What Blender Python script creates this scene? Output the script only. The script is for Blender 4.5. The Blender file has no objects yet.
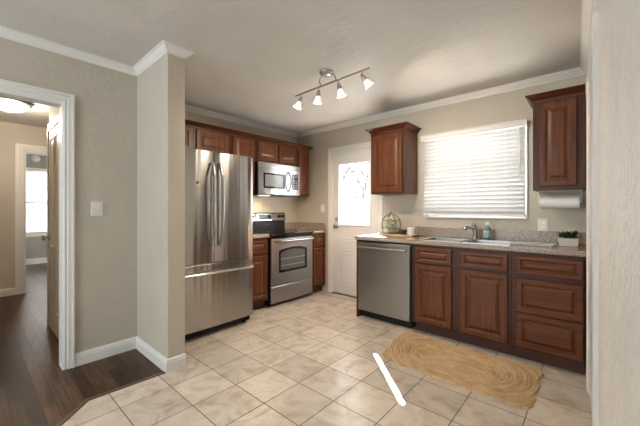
import bpy, bmesh, math, random
from mathutils import Vector, Matrix
random.seed(7)
PI = math.pi
S = bpy.context.scene
COL = S.collection
R = math.radians

# ------------------------------------------------------------------ camera
cam = bpy.data.objects.new('camera', bpy.data.cameras.new('camera'))
COL.objects.link(cam)
cam.location = (0, 0, 1.2144)
cam.rotation_euler = (R(90), 0, R(41.49))
cam.data.sensor_width = 36
cam.data.lens = 311.3 * 36 / 640
cam.data.shift_y = -0.0053
cam.data.clip_start = 0.01
S.camera = cam

# ------------------------------------------------------------------ world, sun, area lights, exposure
w = bpy.data.worlds.new('sky')
S.world = w
w.use_nodes = True
bg = w.node_tree.nodes['Background']
bg.inputs[0].default_value = (0.88, 0.94, 1.0, 1)
bg.inputs[1].default_value = 5.5


def lamp(name, kind, loc, energy, col=(1, 1, 1), **kw):
    d = bpy.data.lights.new(name, kind)
    d.energy = energy
    d.color = col
    o = bpy.data.objects.new(name, d)
    COL.objects.link(o)
    o.location = loc
    for k, v in kw.items():
        setattr(d, k, v)
    return o


SUN_EL = R(28.7)
sd = Vector((1.18, -1.15, 0)).normalized() * math.cos(SUN_EL) + Vector((0, 0, -math.sin(SUN_EL)))
sun = lamp('sun', 'SUN', (-6, 8, 5), 130, (1, 0.97, 0.93), angle=R(0.5))
sun.rotation_euler = sd.to_track_quat('-Z', 'Y').to_euler()
# added fill light behind the camera, standing in for daylight
rear = lamp('rear_fill_light', 'AREA', (-1.9, -2.3, 1.45), 42, (0.86, 0.94, 1.0), shape='RECTANGLE', size=1.9, size_y=1.6)
rear.rotation_euler = (R(90), 0, 0)
S.view_settings.view_transform = 'Standard'
S.view_settings.look = 'None'
S.view_settings.exposure = 0.95
S.view_settings.gamma = 1.0
S.view_settings.use_curve_mapping = False


# ------------------------------------------------------------------ materials
def mat(name, col=(0.8, 0.8, 0.8), rough=0.5, metal=0.0, **kw):
    m = bpy.data.materials.new(name)
    m.use_nodes = True
    p = m.node_tree.nodes['Principled BSDF']
    p.inputs['Base Color'].default_value = (*col, 1)
    p.inputs['Roughness'].default_value = rough
    p.inputs['Metallic'].default_value = metal
    for k, v in kw.items():
        p.inputs[k].default_value = v
    return m


def nd(m, t, **kw):
    n = m.node_tree.nodes.new(t)
    for k, v in kw.items():
        if isinstance(k, str) and k in n.inputs:
            n.inputs[k].default_value = v
        else:
            setattr(n, k, v)
    return n


def lk(m, a, ai, b, bi):
    m.node_tree.links.new(a.outputs[ai], b.inputs[bi])


def P(m):
    return m.node_tree.nodes['Principled BSDF']


def coords(m, scale=(1, 1, 1), loc=(0, 0, 0), src='Object'):
    t = nd(m, 'ShaderNodeTexCoord')
    mp = nd(m, 'ShaderNodeMapping')
    mp.inputs['Scale'].default_value = scale
    mp.inputs['Location'].default_value = loc
    lk(m, t, src, mp, 'Vector')
    return mp


def ramp(m, stops):
    r = nd(m, 'ShaderNodeValToRGB')
    e = r.color_ramp.elements
    while len(e) < len(stops):
        e.new(0.5)
    for i, (pos, c) in enumerate(stops):
        e[i].position = pos
        e[i].color = (*c, 1)
    return r


def bump(m, src, out, strength, dist=0.01, prev=None):
    b = nd(m, 'ShaderNodeBump')
    b.inputs['Strength'].default_value = strength
    b.inputs['Distance'].default_value = dist
    lk(m, src, out, b, 'Height')
    lk(m, b, 'Normal', P(m), 'Normal')
    return b


def wall_mat(name, col, rough=0.5, b=0.35, sc=22, dist=0.004):
    """hand-trowelled painted plaster"""
    m = mat(name, col, rough)
    c = coords(m)
    n = nd(m, 'ShaderNodeTexNoise', Scale=sc, Detail=5.0, Roughness=0.6)
    lk(m, c, 'Vector', n, 'Vector')
    v = nd(m, 'ShaderNodeTexNoise', Scale=3.0, Detail=3.0)
    lk(m, c, 'Vector', v, 'Vector')
    r = ramp(m, [(0.42, (0, 0, 0)), (0.56, (1, 1, 1))])
    lk(m, n, 'Fac', r, 'Fac')
    mx = nd(m, 'ShaderNodeMix', data_type='RGBA', blend_type='MULTIPLY')
    mx.inputs[0].default_value = 1.0
    r2 = ramp(m, [(0.3, tuple(x * 0.95 for x in col)), (0.7, tuple(min(1, x * 1.03) for x in col))])
    lk(m, v, 'Fac', r2, 'Fac')
    lk(m, r2, 'Color', P(m), 'Base Color')
    m.node_tree.nodes.remove(mx)
    bump(m, r, 'Color', b, dist)
    return m


M = {}
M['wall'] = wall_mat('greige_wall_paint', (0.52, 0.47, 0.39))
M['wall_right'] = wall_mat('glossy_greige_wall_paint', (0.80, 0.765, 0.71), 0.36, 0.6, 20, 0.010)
M['ceiling'] = wall_mat('ceiling_paint', (0.63, 0.60, 0.555), 0.55, 0.25, 16)
M['hall_wall'] = wall_mat('hall_wall_paint', (0.55, 0.49, 0.41), 0.6, 0.1)
M['far_wall'] = wall_mat('grey_bedroom_paint', (0.34, 0.34, 0.32), 0.6, 0.1)
M['trim'] = mat('white_trim_paint', (0.76, 0.74, 0.70), 0.35)
M['door_white'] = mat('white_door_paint', (0.76, 0.745, 0.715), 0.35)
M['hall_door'] = mat('hall_door_paint', (0.66, 0.60, 0.50), 0.4)
M['plate'] = mat('white_plastic_plate', (0.72, 0.70, 0.66), 0.3)
M['black'] = mat('black_plastic', (0.008, 0.008, 0.009), 0.4, **{'Specular IOR Level': 0.25})
M['black_gloss'] = mat('black_glass', (0.006, 0.006, 0.007), 0.06)
M['dark_grey'] = mat('dark_grey_plastic', (0.05, 0.05, 0.052), 0.5)
M['toekick'] = mat('dark_toe_kick', (0.06, 0.018, 0.009), 0.6)
M['chrome'] = mat('polished_steel', (0.72, 0.71, 0.69), 0.16, 1.0)
M['nickel'] = mat('brushed_nickel', (0.46, 0.41, 0.36), 0.3, 1.0)
M['white_plastic'] = mat('white_plastic', (0.86, 0.86, 0.84), 0.3)
M['paper'] = mat('white_paper_towel', (0.86, 0.85, 0.83), 0.9)
M['soap'] = mat('teal_soap', (0.13, 0.24, 0.26), 0.12)
M['soap_label'] = mat('pale_soap_label', (0.36, 0.50, 0.51), 0.4)
M['pot'] = mat('white_ceramic', (0.55, 0.52, 0.47), 0.35)
M['soil'] = mat('dark_soil', (0.03, 0.02, 0.012), 0.9)
M['leaf'] = mat('dark_green_leaf', (0.03, 0.075, 0.02), 0.5)
M['leaf_pale'] = mat('sage_leaf', (0.34, 0.40, 0.23), 0.55)
M['petal'] = mat('cream_petal', (0.80, 0.76, 0.62), 0.6)
M['candle'] = mat('cream_candle_wax', (0.82, 0.78, 0.70), 0.45)
M['wicker'] = mat('dark_wicker', (0.05, 0.045, 0.035), 0.7)
M['verdigris'] = mat('dark_green_wire', (0.10, 0.13, 0.09), 0.5, 0.4)
M['board_wood'] = mat('pale_tray_wood', (0.50, 0.33, 0.18), 0.45)
M['threshold'] = mat('dark_wood_strip', (0.10, 0.065, 0.045), 0.4)
M['bark'] = mat('grey_bark', (0.045, 0.045, 0.047), 0.9)
M['fence'] = mat('white_fence_paint', (0.85, 0.86, 0.88), 0.6)
M['ground'] = mat('pale_concrete', (0.36, 0.36, 0.355), 0.8)
M['keypad'] = mat('grey_key_print', (0.32, 0.32, 0.33), 0.5)

# blind slats let daylight through
m = M['slat'] = mat('white_blind_slat', (0.74, 0.74, 0.73), 0.4)
tr = nd(m, 'ShaderNodeBsdfTranslucent')
tr.inputs['Color'].default_value = (0.90, 0.90, 0.88, 1)
mx = nd(m, 'ShaderNodeMixShader')
mx.inputs[0].default_value = 0.068
out = m.node_tree.nodes['Material Output']
lk(m, P(m), 0, mx, 1)
lk(m, tr, 0, mx, 2)
m.node_tree.links.new(mx.outputs[0], out.inputs[0])


def glass_mat(name, tint=(1, 1, 1), gloss=0.08):
    m = bpy.data.materials.new(name)
    m.use_nodes = True
    nt = m.node_tree
    nt.nodes.remove(nt.nodes['Principled BSDF'])
    t = nd(m, 'ShaderNodeBsdfTransparent')
    t.inputs[0].default_value = (*tint, 1)
    g = nd(m, 'ShaderNodeBsdfGlossy')
    g.inputs['Roughness'].default_value = 0.03
    x = nd(m, 'ShaderNodeMixShader')
    x.inputs[0].default_value = gloss
    lk(m, t, 0, x, 1)
    lk(m, g, 0, x, 2)
    nt.links.new(x.outputs[0], nt.nodes['Material Output'].inputs[0])
    return m


M['glass'] = glass_mat('clear_window_glass')
M['cloche_glass'] = glass_mat('clear_jar_glass', (0.97, 0.98, 0.97), 0.06)

m = M['frosted'] = glass_mat('frosted_clear_plastic', (0.93, 0.94, 0.96), 0.10)
df = nd(m, 'ShaderNodeBsdfDiffuse')
df.inputs[0].default_value = (0.8, 0.8, 0.84, 1)
x2 = nd(m, 'ShaderNodeMixShader')
x2.inputs[0].default_value = 0.42
o_ = m.node_tree.nodes['Material Output']
prev = o_.inputs[0].links[0].from_socket
m.node_tree.links.new(prev, x2.inputs[1])
lk(m, df, 0, x2, 2)
m.node_tree.links.new(x2.outputs[0], o_.inputs[0])


def emis(name, col, st, base=(0.9, 0.88, 0.82)):
    m = mat(name, base, 0.35)
    P(m).inputs['Emission Color'].default_value = (*col, 1)
    P(m).inputs['Emission Strength'].default_value = st
    return m


M['shade_glow'] = emis('frosted_lamp_shade', (1, 0.88, 0.70), 0.42)
M['hall_glow'] = emis('lit_hall_glass', (1, 0.87, 0.68), 1.4)
M['hood_glow'] = emis('lit_hood_lens', (1, 0.88, 0.66), 3.0)


def wood_mat(name, c0, c1, rough, axis):
    """stained cherry, grain along the given axis"""
    m = mat(name, c0, rough)
    sc = {'z': (26, 26, 1.6), 'x': (1.6, 26, 26)}[axis]
    c = coords(m, sc)
    n = nd(m, 'ShaderNodeTexNoise', Scale=1.6, Detail=6.0, Roughness=0.65, Distortion=0.6)
    lk(m, c, 'Vector', n, 'Vector')
    r = ramp(m, [(0.3, c0), (0.72, c1)])
    lk(m, n, 'Fac', r, 'Fac')
    lk(m, r, 'Color', P(m), 'Base Color')
    bump(m, n, 'Fac', 0.08, 0.002)
    P(m).inputs['Specular IOR Level'].default_value = 0.3
    return m


M['wood'] = wood_mat('cherry_wood', (0.056, 0.0155, 0.0055), (0.168, 0.054, 0.017), 0.38, 'z')
M['wood_h'] = wood_mat('cherry_wood_crossgrain', (0.056, 0.0155, 0.0055), (0.168, 0.054, 0.017), 0.38, 'x')
M['wood_frame_shaded'] = wood_mat('shaded_cherry_face_frame', (0.036, 0.0105, 0.005), (0.095, 0.030, 0.012), 0.38, 'z')  # same cherry as the doors, darkened: shade around them is in the colour
M['wood_dark'] = wood_mat('dark_cherry_molding', (0.05, 0.013, 0.006), (0.10, 0.03, 0.012), 0.35, 'x')
P(M['wood_dark']).inputs['Specular IOR Level'].default_value = 0.12


def steel_mat(name, col, rough, zscale=(3, 3, 260), b=0.06):
    m = mat(name, col, rough, 1.0)
    P(m).inputs['Anisotropic'].default_value = 0.75
    P(m).inputs['Anisotropic Rotation'].default_value = 0.25
    c = coords(m, (7, 7, 0.35))
    n = nd(m, 'ShaderNodeTexNoise', Scale=1.0, Detail=2.0)
    lk(m, c, 'Vector', n, 'Vector')
    bump(m, n, 'Fac', b, 0.05)
    t = nd(m, 'ShaderNodeTangent', direction_type='RADIAL', axis='Z')
    lk(m, t, 'Tangent', P(m), 'Tangent')
    return m


M['steel'] = steel_mat('stainless_steel', (0.43, 0.42, 0.405), 0.24, b=0.22)
M['steel_dark'] = steel_mat('grey_stainless_steel', (0.36, 0.355, 0.35), 0.3)
M['handle_steel'] = mat('satin_steel_handle', (0.40, 0.39, 0.38), 0.25, 1.0)
M['basin'] = mat('sink_steel', (0.50, 0.49, 0.48), 0.3, 1.0)
M['case_grey'] = mat('grey_painted_case', (0.16, 0.16, 0.165), 0.5)

# speckled granite
m = M['granite'] = mat('beige_granite', (0.4, 0.33, 0.26), 0.2)
c = coords(m)
n1 = nd(m, 'ShaderNodeTexNoise', Scale=95.0, Detail=4.0, Roughness=0.7)
n2 = nd(m, 'ShaderNodeTexVoronoi', Scale=150.0)
lk(m, c, 'Vector', n1, 'Vector')
lk(m, c, 'Vector', n2, 'Vector')
r1 = ramp(m, [(0.30, (0.10, 0.075, 0.065)), (0.45, (0.28, 0.22, 0.175)), (0.60, (0.43, 0.36, 0.29)), (0.74, (0.54, 0.48, 0.42))])
lk(m, n1, 'Fac', r1, 'Fac')
r3 = ramp(m, [(0.0, (0.45, 0.38, 0.33)), (0.35, (1, 1, 1))])
lk(m, n2, 'Distance', r3, 'Fac')
mx = nd(m, 'ShaderNodeMix', data_type='RGBA', blend_type='MULTIPLY')
mx.inputs[0].default_value = 0.6
m.node_tree.links.new(r1.outputs[0], mx.inputs[6])
m.node_tree.links.new(r3.outputs[0], mx.inputs[7])
m.node_tree.links.new(mx.outputs[2], P(m).inputs['Base Color'])

# square ceramic floor tiles with grout
m = M['tile'] = mat('travertine_tile', (0.5, 0.45, 0.38), 0.3)
c = coords(m, loc=(1.556 + 0.3125 * 8, -1.537 + 0.307 * 9, 0))
br = nd(m, 'ShaderNodeTexBrick', offset=0.0, squash=1.0)
for k, v in {'Scale': 1.0, 'Mortar Size': 0.0032, 'Mortar Smooth': 0.2, 'Bias': 0.0, 'Brick Width': 0.3125, 'Row Height': 0.307,
             'Color1': (0.80, 0.80, 0.80, 1), 'Color2': (1.04, 1.03, 1.02, 1), 'Mortar': (1, 1, 1, 1)}.items():
    br.inputs[k].default_value = v
lk(m, c, 'Vector', br, 'Vector')
nw = nd(m, 'ShaderNodeTexNoise', Scale=1.3, Detail=3.0)
lk(m, c, 'Vector', nw, 'Vector')
n1 = nd(m, 'ShaderNodeTexNoise', Scale=6.0, Detail=8.0, Roughness=0.62, Distortion=1.2)
lk(m, c, 'Vector', n1, 'Vector')
r1 = ramp(m, [(0.26, (0.44, 0.355, 0.275)), (0.48, (0.61, 0.535, 0.445)), (0.70, (0.69, 0.63, 0.545))])
lk(m, n1, 'Fac', r1, 'Fac')
mx = nd(m, 'ShaderNodeMix', data_type='RGBA', blend_type='MULTIPLY')
mx.inputs[0].default_value = 0.8
m.node_tree.links.new(r1.outputs[0], mx.inputs[6])
m.node_tree.links.new(br.outputs['Color'], mx.inputs[7])
mg = nd(m, 'ShaderNodeMix', data_type='RGBA')
m.node_tree.links.new(br.outputs['Fac'], mg.inputs[0])
m.node_tree.links.new(mx.outputs[2], mg.inputs[6])
mg.inputs[7].default_value = (0.13, 0.10, 0.08, 1)
m.node_tree.links.new(mg.outputs[2], P(m).inputs['Base Color'])
rr = ramp(m, [(0.0, (0.27, 0.27, 0.27)), (1.0, (0.8, 0.8, 0.8))])
lk(m, br, 'Fac', rr, 'Fac')
lk(m, rr, 'Color', P(m), 'Roughness')
inv = nd(m, 'ShaderNodeMath', operation='SUBTRACT')
inv.inputs[0].default_value = 1.0
lk(m, br, 'Fac', inv, 1)
bump(m, inv, 'Value', 0.5, 0.003)

# dark plank floor
m = M['planks'] = mat('dark_plank_floor', (0.05, 0.025, 0.015), 0.36)
c = coords(m, loc=(0.2, 0.03, 0))
br = nd(m, 'ShaderNodeTexBrick', offset=0.37, offset_frequency=2)
for k, v in {'Scale': 1.0, 'Mortar Size': 0.0018, 'Mortar Smooth': 0.3, 'Bias': 0.0, 'Brick Width': 0.85, 'Row Height': 0.066,
             'Color1': (0.5, 0.45, 0.42, 1), 'Color2': (1.9, 1.75, 1.6, 1), 'Mortar': (0.08, 0.07, 0.07, 1)}.items():
    br.inputs[k].default_value = v
lk(m, c, 'Vector', br, 'Vector')
c2 = coords(m, (2.0, 22, 1))
n1 = nd(m, 'ShaderNodeTexNoise', Scale=1.6, Detail=6.0, Roughness=0.65, Distortion=0.8)
lk(m, c2, 'Vector', n1, 'Vector')
r1 = ramp(m, [(0.3, (0.014, 0.0072, 0.0036)), (0.7, (0.080, 0.041, 0.019))])
lk(m, n1, 'Fac', r1, 'Fac')
mx = nd(m, 'ShaderNodeMix', data_type='RGBA', blend_type='MULTIPLY')
mx.inputs[0].default_value = 1.0
m.node_tree.links.new(r1.outputs[0], mx.inputs[6])
m.node_tree.links.new(br.outputs['Color'], mx.inputs[7])
m.node_tree.links.new(mx.outputs[2], P(m).inputs['Base Color'])
bump(m, n1, 'Fac', 0.12, 0.004)
P(m).inputs['Specular IOR Level'].default_value = 0.28

# braided jute
m = M['jute'] = mat('braided_jute', (0.42, 0.27, 0.13), 0.9)
c = coords(m)
n1 = nd(m, 'ShaderNodeTexNoise', Scale=70.0, Detail=4.0, Roughness=0.7)
c2 = coords(m, (5, 1.1, 1), src='UV')
n2 = nd(m, 'ShaderNodeTexNoise', Scale=1.0, Detail=3.0, Roughness=0.7)
lk(m, c, 'Vector', n1, 'Vector')
lk(m, c2, 'Vector', n2, 'Vector')
ad = nd(m, 'ShaderNodeMath', operation='MULTIPLY_ADD')
ad.inputs[1].default_value = 0.35
lk(m, n1, 'Fac', ad, 0)
hf = nd(m, 'ShaderNodeMath', operation='MULTIPLY')
hf.inputs[1].default_value = 0.65
lk(m, n2, 'Fac', hf, 0)
lk(m, hf, 'Value', ad, 2)
r1 = ramp(m, [(0.34, (0.33, 0.21, 0.10)), (0.50, (0.50, 0.345, 0.185)), (0.66, (0.62, 0.455, 0.265))])
lk(m, ad, 'Value', r1, 'Fac')
lk(m, r1, 'Color', P(m), 'Base Color')
bump(m, n1, 'Fac', 0.25, 0.003)


# ------------------------------------------------------------------ mesh helpers
class B:
    def __init__(self):
        self.b = bmesh.new()

    def loft(self, loops, closed=True, cap0=True, cap1=True, mi=0):
        rows = [[self.b.verts.new(p) for p in lp] for lp in loops]
        n = len(rows[0])
        for a, c in zip(rows, rows[1:]):
            for i in range(n if closed else n - 1):
                j = (i + 1) % n
                f = self.b.faces.new((a[i], a[j], c[j], c[i]))
                f.material_index = mi
        if closed and cap0 and n > 2:
            self.b.faces.new(rows[0][::-1]).material_index = mi
        if closed and cap1 and n > 2:
            self.b.faces.new(rows[-1]).material_index = mi
        return self

    def box(self, x0, x1, y0, y1, z0, z1, mi=0):
        return self.loft([[(x0, y0, z), (x1, y0, z), (x1, y1, z), (x0, y1, z)] for z in (z0, z1)], mi=mi)

    def prism(self, pts, z0, z1, mi=0):
        return self.loft([[(x, y, z) for x, y in pts] for z in (z0, z1)], mi=mi)

    def cyl(self, p0, p1, r0, r1=None, seg=20, mi=0):
        return self.tube([p0, p1], [r0, r0 if r1 is None else r1], seg, mi)

    def tube(self, pts, r, seg=10, mi=0):
        pts = [Vector(p) for p in pts]
        rs = r if isinstance(r, (list, tuple)) else [r] * len(pts)
        t0 = (pts[1] - pts[0]).normalized()
        up = Vector((0, 0, 1)) if abs(t0.z) < 0.9 else Vector((1, 0, 0))
        nrm = t0.cross(up).normalized()
        loops = []
        for i, p in enumerate(pts):
            a = pts[max(i - 1, 0)]
            c = pts[min(i + 1, len(pts) - 1)]
            t = (c - a).normalized()
            nrm = (nrm - t * nrm.dot(t)).normalized()
            bn = t.cross(nrm)
            loops.append([p + (nrm * math.cos(2 * PI * k / seg) + bn * math.sin(2 * PI * k / seg)) * rs[i] for k in range(seg)])
        return self.loft(loops, mi=mi)

    def lathe(self, prof, center=(0, 0, 0), direction=(0, 0, 1), seg=28, mi=0, cap0=True, cap1=True):
        q = Vector((0, 0, 1)).rotation_difference(Vector(direction).normalized())
        c = Vector(center)
        loops = []
        for r, z in prof:
            loops.append([c + q @ Vector((max(r, 1e-4) * math.cos(2 * PI * k / seg), max(r, 1e-4) * math.sin(2 * PI * k / seg), z)) for k in range(seg)])
        return self.loft(loops, mi=mi, cap0=cap0, cap1=cap1)

    def panel(self, x0, x1, z0, z1, prof, mi=0):
        """rectangular rings facing -Y: (inset, y)"""
        loops = []
        for ins, y in prof:
            loops.append([(x0 + ins, y, z0 + ins), (x1 - ins, y, z0 + ins), (x1 - ins, y, z1 - ins), (x0 + ins, y, z1 - ins)])
        return self.loft(loops, mi=mi)

    def slab(self, us, vs, holes, to3, t0, t1):
        """grid slab with holes: us, vs are cut positions, holes are (i, j) cells, to3(u, v, t) -> point"""
        V = {}

        def vt(i, j, k):
            if (i, j, k) not in V:
                V[i, j, k] = self.b.verts.new(to3(us[i], vs[j], (t0, t1)[k]))
            return V[i, j, k]
        solid = {(i, j) for i in range(len(us) - 1) for j in range(len(vs) - 1)} - set(holes)
        for i, j in solid:
            for k in (0, 1):
                self.b.faces.new([vt(i, j, k), vt(i + 1, j, k), vt(i + 1, j + 1, k), vt(i, j + 1, k)])
            for (di, dj), e in {(-1, 0): ((i, j), (i, j + 1)), (1, 0): ((i + 1, j), (i + 1, j + 1)), (0, -1): ((i, j), (i + 1, j)), (0, 1): ((i, j + 1), (i + 1, j + 1))}.items():
                if (i + di, j + dj) not in solid:
                    a, c = e
                    self.b.faces.new([vt(*a, 0), vt(*c, 0), vt(*c, 1), vt(*a, 1)])
        return self

    def sweep(self, path, prof, side=1):
        """sweep profile (offset, z) along a 2-D path with mitred corners; offset goes to the left of travel when side = 1"""
        pts = [Vector(p) for p in path]
        loops = []
        for i, p in enumerate(pts):
            def nl(a, c):
                d = (c - a).normalized()
                return Vector((-d.y, d.x)) * side
            if i == 0:
                off = nl(pts[0], pts[1])
            elif i == len(pts) - 1:
                off = nl(pts[-2], pts[-1])
            else:
                a, c = nl(pts[i - 1], p), nl(p, pts[i + 1])
                off = (a + c) / (1 + a.dot(c))
            loops.append([(p.x + off.x * o, p.y + off.y * o, z) for o, z in prof])
        return self.loft(loops)


def link(name, b, material, parent=None, bevel=0.0, smooth=False, seg=2, label=None):
    bm = b.b
    bmesh.ops.recalc_face_normals(bm, faces=bm.faces[:])
    me = bpy.data.meshes.new(name)
    bm.to_mesh(me)
    bm.free()
    mats = material if isinstance(material, (list, tuple)) else [material]
    for x in mats:
        me.materials.append(M[x])
    if smooth:
        for p in me.polygons:
            p.use_smooth = True
        me.set_sharp_from_angle(angle=R(38))
    o = bpy.data.objects.new(name, me)
    COL.objects.link(o)
    if parent is not None:
        o.parent = parent
    if bevel:
        md = o.modifiers.new('edge', 'BEVEL')
        md.width = bevel
        md.segments = seg
        md.limit_method = 'ANGLE'
        md.angle_limit = R(40)
    if label:
        o['label'] = label
    return o


def thing(name, label, cat, loc=(0, 0, 0), rz=0.0, group=None):
    o = bpy.data.objects.new(name, None)
    o.empty_display_size = 0.1
    COL.objects.link(o)
    o.location = loc
    o.rotation_euler = (0, 0, rz)
    o['label'] = label
    o['category'] = cat
    if group:
        o['group'] = group
    return o


def tag(o, label, cat, group=None):
    o['label'] = label
    o['category'] = cat
    if group:
        o['group'] = group
    return o


def struct(o):
    o['kind'] = 'structure'
    return o


def setloc(o, loc):
    """move a world-built top-level mesh so that its origin sits at loc"""
    o.data.transform(Matrix.Translation(-Vector(loc)))
    o.location = loc
    return o


# ------------------------------------------------------------------ room shell
H = 2.445
YW = 3.544           # window wall
XF = -3.635          # fridge wall
XL = -3.022          # left wall (hall doorway)
YREAR = -2.4


def xr(y):           # right wall, a little out of square
    return -0.056 + 0.04 * (YW - y)


# floors
TP = [(-2.405, 0.99), (-2.412, 0.507), (-1.2, -0.69), (0.3, -0.69), (0.3, 3.66), (-3.75, 3.66), (-3.75, 0.99)]
struct(link('floor_tile', B().prism(TP, -0.06, 0.0), 'tile'))
struct(link('floor_wood', B().box(-9.55, 0.35, -3.7, 3.7, -0.16, -0.061).prism(
    [(-9.55, -3.7), (0.35, -3.7), (0.35, -0.69), (-1.2, -0.69), (-2.412, 0.507), (-2.405, 0.99), (-3.75, 0.99), (-3.75, 3.66), (-9.55, 3.66)], -0.0605, -0.001), 'planks'))
th = B().sweep([(-2.39, 0.987), (-2.412, 0.507), (-1.3, -0.591)], [(-0.03, -0.002), (-0.024, 0.005), (-0.006, 0.007), (0.004, 0.002), (0.004, -0.002)])
struct(link('trim_1', th, 'threshold'))
struct(link('ceiling', B().box(-9.55, 0.35, -3.7, 3.7, H, H + 0.12), 'ceiling'))

# window wall: door opening and window opening
DX0, DX1, DZ = -2.888, -2.120, 2.045
WX0, WX1, WZ0, WZ1 = -1.475, -0.495, 1.135, 2.035
us = [XF - 0.1, DX0, DX1, WX0, WX1, 0.1]
vs = [0.0, WZ0, WZ1, DZ, H]
struct(link('wall_back', B().slab(us, vs, [(1, 0), (1, 1), (1, 2), (3, 1)], lambda u, v, t: (u, t, v), YW, YW + 0.14), 'wall'))
struct(link('wall_fridge', B().box(XF - 0.12, XF, 1.12, YW, 0, H), 'wall'))
struct(link('wall_wing', B().box(-3.69, -2.391, 0.987, 1.1195, 0, H), 'wall', bevel=0.004))
# left wall with hall doorway
HY0, HY1, HZ = -0.33, 0.489, 2.03
struct(link('wall_left', B().slab([YREAR, HY0, HY1, 0.9865], [0, HZ, H], [(1, 0)], lambda u, v, t: (t, u, v), XL - 0.12, XL), 'wall'))
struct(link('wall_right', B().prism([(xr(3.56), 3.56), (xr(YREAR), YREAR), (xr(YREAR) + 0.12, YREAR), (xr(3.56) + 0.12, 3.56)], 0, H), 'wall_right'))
struct(link('wall_rear', B().box(-3.2, 0.35, YREAR - 0.12, YREAR, 0, H), 'wall'))

# crown molding round the room
cp = [(0, H - 0.060), (0.005, H - 0.060), (0.008, H - 0.050), (0.022, H - 0.038), (0.034, H - 0.022), (0.040, H - 0.013), (0.049, H - 0.011), (0.049, H - 0.0005), (0, H - 0.0005)]
path = [(XL, YREAR), (XL, 0.987), (-2.391, 0.987), (-2.391, 1.1195), (XF, 1.1195), (XF, YW), (xr(YW), YW), (xr(YREAR), YREAR)]
struct(link('trim_2', B().sweep(path, cp, side=-1), 'trim'))
# baseboards
bp = [(0, 0), (0.015, 0), (0.015, 0.068), (0.012, 0.078), (0.012, 0.086), (0.007, 0.098), (0, 0.1)]
struct(link('baseboard_left', B().sweep([(XL, 0.545), (XL, 0.987), (-2.391, 0.987), (-2.391, 1.1195)], bp, side=-1), 'trim'))
struct(link('baseboard_right', B().sweep([(xr(1.86), 1.86), (xr(YREAR), YREAR)], bp, side=-1), 'trim'))
struct(link('baseboard_rear', B().sweep([(xr(YREAR), YREAR), (XL, YREAR), (XL, -0.41)], bp, side=-1), 'trim'))


def casing(name, to3, u0, u1, z1, w=0.075, t=0.02, z0=0.0, sill=False, prof=None):
    """mitred casing round an opening; to3(u, z, out)"""
    prof = prof or [(0, 0), (0, 0.010), (0.012, 0.014), (0.014, 0.010), (0.026, 0.010), (0.029, 0.017), (0.046, 0.017), (0.050, 0.013), (0.054, t), (w, t), (w, 0)]
    b = B()
    loops = []
    for k in range(4):
        lp = []
        for a, o in prof:
            p = [(u0 - a, z0), (u0 - a, z1 + a), (u1 + a, z1 + a), (u1 + a, z0)][k]
            if sill and k in (0, 3):
                p = (p[0], z0 - a)
            lp.append(to3(p[0], p[1], o))
        loops.append(lp)
    if sill:
        loops.append(loops[0])
    b.loft(loops, cap0=not sill, cap1=not sill)
    return struct(link(name, b, 'trim'))


casing('trim_3', lambda u, z, o: (XL + o, u, z), HY0 + 0.014, HY1 - 0.014, HZ - 0.002, w=0.068, t=0.022)
casing('trim_4', lambda u, z, o: (u, YW - o, z), DX0, DX1, DZ, w=0.072, t=0.018)
# jamb linings
j = B().box(XL - 0.12, XL, HY1 - 0.018, HY1, 0, HZ).box(XL - 0.12, XL, HY0, HY0 + 0.018, 0, HZ).box(XL - 0.12, XL, HY0 + 0.018, HY1 - 0.018, HZ - 0.018, HZ)
struct(link('trim_5', j, 'trim'))

# ---- exterior door with a glass light
door = struct(link('door_1', B().slab([DX0 + 0.004, -2.768, -2.262, DX1 - 0.004], [0.012, 1.005, 1.855, DZ - 0.004], [(1, 1)], lambda u, v, t: (u, t, v), YW + 0.012, YW + 0.056)
                   .panel(-2.765, -2.245, 0.58, 0.82, [(0, 3.557), (0, 3.5555), (0.012, 3.550), (0.02, 3.5555), (0.03, 3.5555), (0.045, 3.551), (0.05, 3.551)])
                   .panel(-2.765, -2.535, 0.13, 0.52, [(0, 3.557), (0, 3.5555), (0.012, 3.550), (0.02, 3.5555), (0.03, 3.5555), (0.045, 3.551), (0.05, 3.551)])
                   .panel(-2.475, -2.245, 0.13, 0.52, [(0, 3.557), (0, 3.5555), (0.012, 3.550), (0.02, 3.5555), (0.03, 3.5555), (0.045, 3.551), (0.05, 3.551)]), 'door_white'))
lf = B()
prof = [(-0.028, 0.0), (-0.028, 0.008), (-0.012, 0.013), (0.004, 0.004), (0.004, -0.03)]
loops = []
for cx, cz, sx, sz in ((-2.768, 1.005, 1, 1), (-2.768, 1.855, 1, -1), (-2.262, 1.855, -1, -1), (-2.262, 1.005, -1, 1)):
    loops.append([(cx + sx * a, YW + 0.0115 - o, cz + sz * a) for a, o in prof])
loops.append(loops[0])
lf.loft(loops, cap0=False, cap1=False)
link('glass_frame', lf, 'door_white', door)
gl = link('glass_pane', B().box(-2.768, -2.262, YW + 0.03, YW + 0.034, 1.005, 1.855), 'glass', door)
mu = B()
for k in (1, 2):
    x = -2.768 + 0.506 * k / 3
    mu.box(x - 0.006, x + 0.006, YW + 0.0345, YW + 0.040, 1.005, 1.855)
for k in (1, 2, 3):
    z = 1.005 + 0.85 * k / 4
    mu.box(-2.768, -2.262, YW + 0.0402, YW + 0.045, z - 0.006, z + 0.006)
link('muntin', mu, 'door_white', door)
kb = B().lathe([(0.030, 0), (0.032, 0.006), (0.026, 0.010), (0.011, 0.013), (0.010, 0.03), (0.020, 0.036), (0.028, 0.046), (0.029, 0.056), (0.022, 0.066), (0.0, 0.069)], (-2.82, YW + 0.012, 0.972), (0, -1, 0))
link('door_knob', kb, 'nickel', door, smooth=True)
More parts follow.
